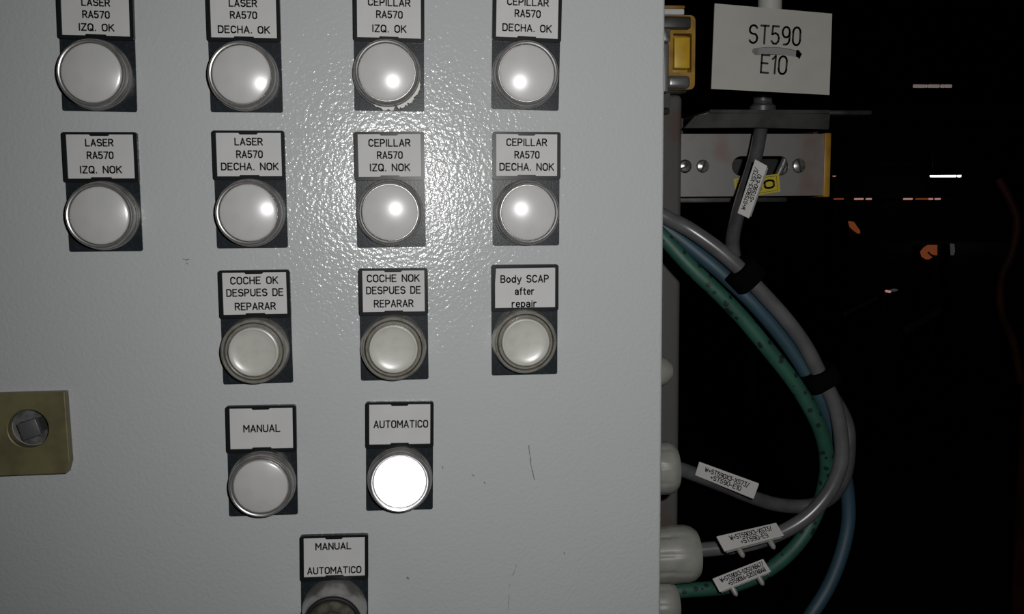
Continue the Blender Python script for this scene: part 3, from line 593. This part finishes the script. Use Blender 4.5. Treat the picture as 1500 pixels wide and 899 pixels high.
# ------------------------------------------------------------------ far hall: lamps, glows, beams, column
YF = 30000
def quadbox(u0, u1, v0, v1, y, d, name, m, lab, cat, group=None, parent=None):
    a, b = at(u0, v1, y), at(u1, v0, y); c = (a+b)/2
    o = MB().box(a.x, b.x, y, y+d, a.z, b.z).build(name, m, parent, smooth=False, origin=None if parent else c)
    if not parent: tag(o, lab, cat, group)
    return o
def lamp(segs, v0, v1, y, m, lab):
    u0, u1 = segs[0][0], segs[-1][1]; a = at(u0, v0, y); root = thing('fluorescent_light', lab, 'light', a, 0)
    h = at(u0, v0-1, y).z-a.z
    q = MB().box(a.x-30, at(u1, v0, y).x+30, y+20, y+120, a.z, a.z+3*h).build('housing', BEAM, root, smooth=False); q.location = -Vector(root.location)
    q = MB().box(a.x+100, a.x+130, y+50, y+80, a.z+3*h, 6998).build('hanger', BEAM, root, smooth=False); q.location = -Vector(root.location)
    for s0, s1 in segs:
        b0, b1 = at(s0, v1, y), at(s1, v0, y); r = (b1.z-b0.z)/2
        q = MB().tube([(b0.x, y-r, b0.z+r), (b1.x, y-r, b0.z+r)], r, 12).build('tube', m, root); q.location = -Vector(root.location)
lamp([(1362, 1379.5), (1380.5, 1399), (1402, 1406)], 255.5, 259.5, YF, TUBE, 'bright white fluorescent light shining far off in the dark hall')
lamp([(1337, 1353), (1355, 1356.5), (1359, 1374), (1377, 1382), (1384, 1392)], 124, 129, YF-1500, TUBED, 'dim pinkish segmented fluorescent light high in the dark hall')
rs = thing('lit_strip', 'row of tiny orange and pink lit dashes just above the far floor level', 'light', at(1220, 293, YF))
for u0, u1, m in ((1222, 1236, ORANGE), (1252, 1265, PINK), (1269, 1277, PINK), (1324, 1337, PINK), (1342, 1360, ORANGE), (1361, 1367, PINK), (1370, 1378, PINK)):
    a, b = at(u0, 292.6, YF), at(u1, 290, YF); q = MB().box(a.x, b.x, YF, YF+40, a.z, b.z).build('lit_dash', m, rs, smooth=False); q.location = -Vector(rs.location)
a, b = at(1215, 295, YF), at(1400, 293.2, YF); q = MB().box(a.x, b.x, YF+41, YF+90, a.z, b.z+60).build('rack_beam', BEAM, rs, smooth=False); q.location = -Vector(rs.location)
for x in (a.x, b.x-60): q = MB().box(x, x+60, YF+41, YF+90, FLOOR, a.z).build('post', BEAM, rs, smooth=False); q.location = -Vector(rs.location)
# small far lit spots: light put in as an emissive face on a post
def glow_spot(pts, y, m, name, lab, cat, d=60):
    p = [at(u, v, y) for u, v in pts]; c = sum(p, Vector())/len(p)
    root = thing(name, lab, cat, (c.x, y+150, FLOOR))
    q = MB().plate([(t.x, t.z) for t in p], [], y, y+d).build('lit_face', m, root, smooth=False); q.location = -Vector(root.location)
    w2 = (max(t.x for t in p)-min(t.x for t in p))/2
    q = MB().box(c.x-w2*.8, c.x+w2*.8, y+d+1, y+260, FLOOR, max(t.z for t in p), 4, 1).build('post', BEAM, root); q.location = -Vector(root.location)
yb = 9000
glow_spot([(1246, 324), (1251, 325), (1260, 338), (1260, 342), (1253, 337), (1248, 332)], yb, ORANGE, 'glow_post', 'tiny orange lit sliver on a post left of centre in the dark', 'lamp post')
glow_spot([(1101, 326.3), (1112, 328), (1111, 330.5), (1101, 329)], yb, PINK, 'glow_post', 'tiny pink lit dash on a post behind the cables', 'lamp post')
glow_spot([(1101, 334), (1107, 333), (1107, 341), (1102, 340)], yb-400, ORANGE, 'glow_post', 'tiny orange lit dot just under the pink dash behind the cables', 'lamp post')
glow_spot([(1352, 369), (1357, 363), (1363, 359), (1373, 359), (1373, 374), (1368, 372), (1364, 366), (1358, 370), (1366, 377), (1360, 380), (1354, 376)], yb+300, ORANGE, 'glow_post', 'small mottled orange glow on a post right of the cables in the dark', 'lamp post')
glow_spot([(1396, 357), (1398, 357), (1399, 368), (1397, 374)], yb+600, GLINT, 'glow_post', 'thin faint upright glint right of the orange glow', 'lamp post')
glow_spot([(1222.5, 257), (1224, 255.5), (1225.5, 257), (1224, 258.5)], 9900, PINK, 'glow_post', 'tiny pale lit dot just right of the yellow channel end', 'lamp post')
glow_spot([(1302, 427), (1304, 425.5), (1306, 427), (1304, 429)], 6000, PINK, 'glow_post', 'tiny pale lit dot, left of two at mid height in the dark', 'lamp post')
glow_spot([(1309, 425), (1315, 423.5), (1315, 425.5), (1310, 427)], 6400, GLINT, 'glow_post', 'tiny grey lit dash, right of two at mid height in the dark', 'lamp post')
def pipe(p0, p1, y0, y1, r, m, lab, name='pipe'):
    a, b = at(*p0, y0), at(*p1, y1); o = MB().tube([a, b], r, 14).build(name, m, None, origin=a); tag(o, lab, 'pipe'); return o
pipe((1238, 459), (1284, 436), 1500, 1560, 4.5, BEAM, 'thin dark rod slanting up in the dark right of the cables', 'rod')
pipe((1328, 483), (1376, 455), 1700, 1760, 10, BEAM, 'thicker dark pipe slanting up in the dark lower right')
# overhead beams and a red-brown column at the right
for k, (v, th, y, lab) in enumerate([(158, 70, 5000, 'dark horizontal steel beam crossing the hall above the sign bracket level'), (186, 60, 6500, 'thinner dark steel beam just under the upper beam'), (247, 60, 8200, 'dark horizontal beam passing over the bright far lamp')]):
    z = at(1300, v, y).z; x0 = at(1100, v, y).x
    root = thing('steel_beam', lab, 'beam', (x0+500, y, z), 0, 'dark horizontal beams in the hall')
    q = MB().box(x0, 9000, y, y+100, z, z+14).box(x0, 9000, y, y+100, z-th, z-th+14).box(x0, 9000, y+44, y+56, z-th+14, z).build('flange_profile', BEAM, root, smooth=False); q.location = -Vector(root.location)
    q = MB().box(x0, x0+80, y+10, y+90, FLOOR, z-th-.5).build('column', BEAM, root, smooth=False); q.location = -Vector(root.location)
    q = MB().box(8900, 8980, y+10, y+90, FLOOR, z-th-.5).build('column', BEAM, root, smooth=False); q.location = -Vector(root.location)
cx = at(1490, 700, 1620).x
rc = thing('red_column', 'dim red-brown painted steel column at the right edge of the picture', 'column', (cx+70, 1560, FLOOR))
q = MB().box(cx, cx+140, 1500, 1510, FLOOR, at(1490, 560, 1500).z).box(cx, cx+140, 1610, 1620, FLOOR, at(1490, 560, 1500).z).box(cx+64, cx+76, 1510, 1610, FLOOR, at(1490, 560, 1500).z).build('profile', REDP, rc, smooth=False); q.location = -Vector(rc.location)
pts = [(1462, 262, 1530), (1478, 290, 1520), (1490, 325, 1510), (1482, 370, 1510), (1466, 410, 1520), (1468, 460, 1530), (1484, 500, 1540), (1496, 560, 1550)]
P = spline([at(*p) for p in pts], 6); o = MB().tube(P, 9, 14).build('hose', REDP, None, origin=P[-1]); tag(o, 'dark red hose curling above the red-brown column', 'hose')
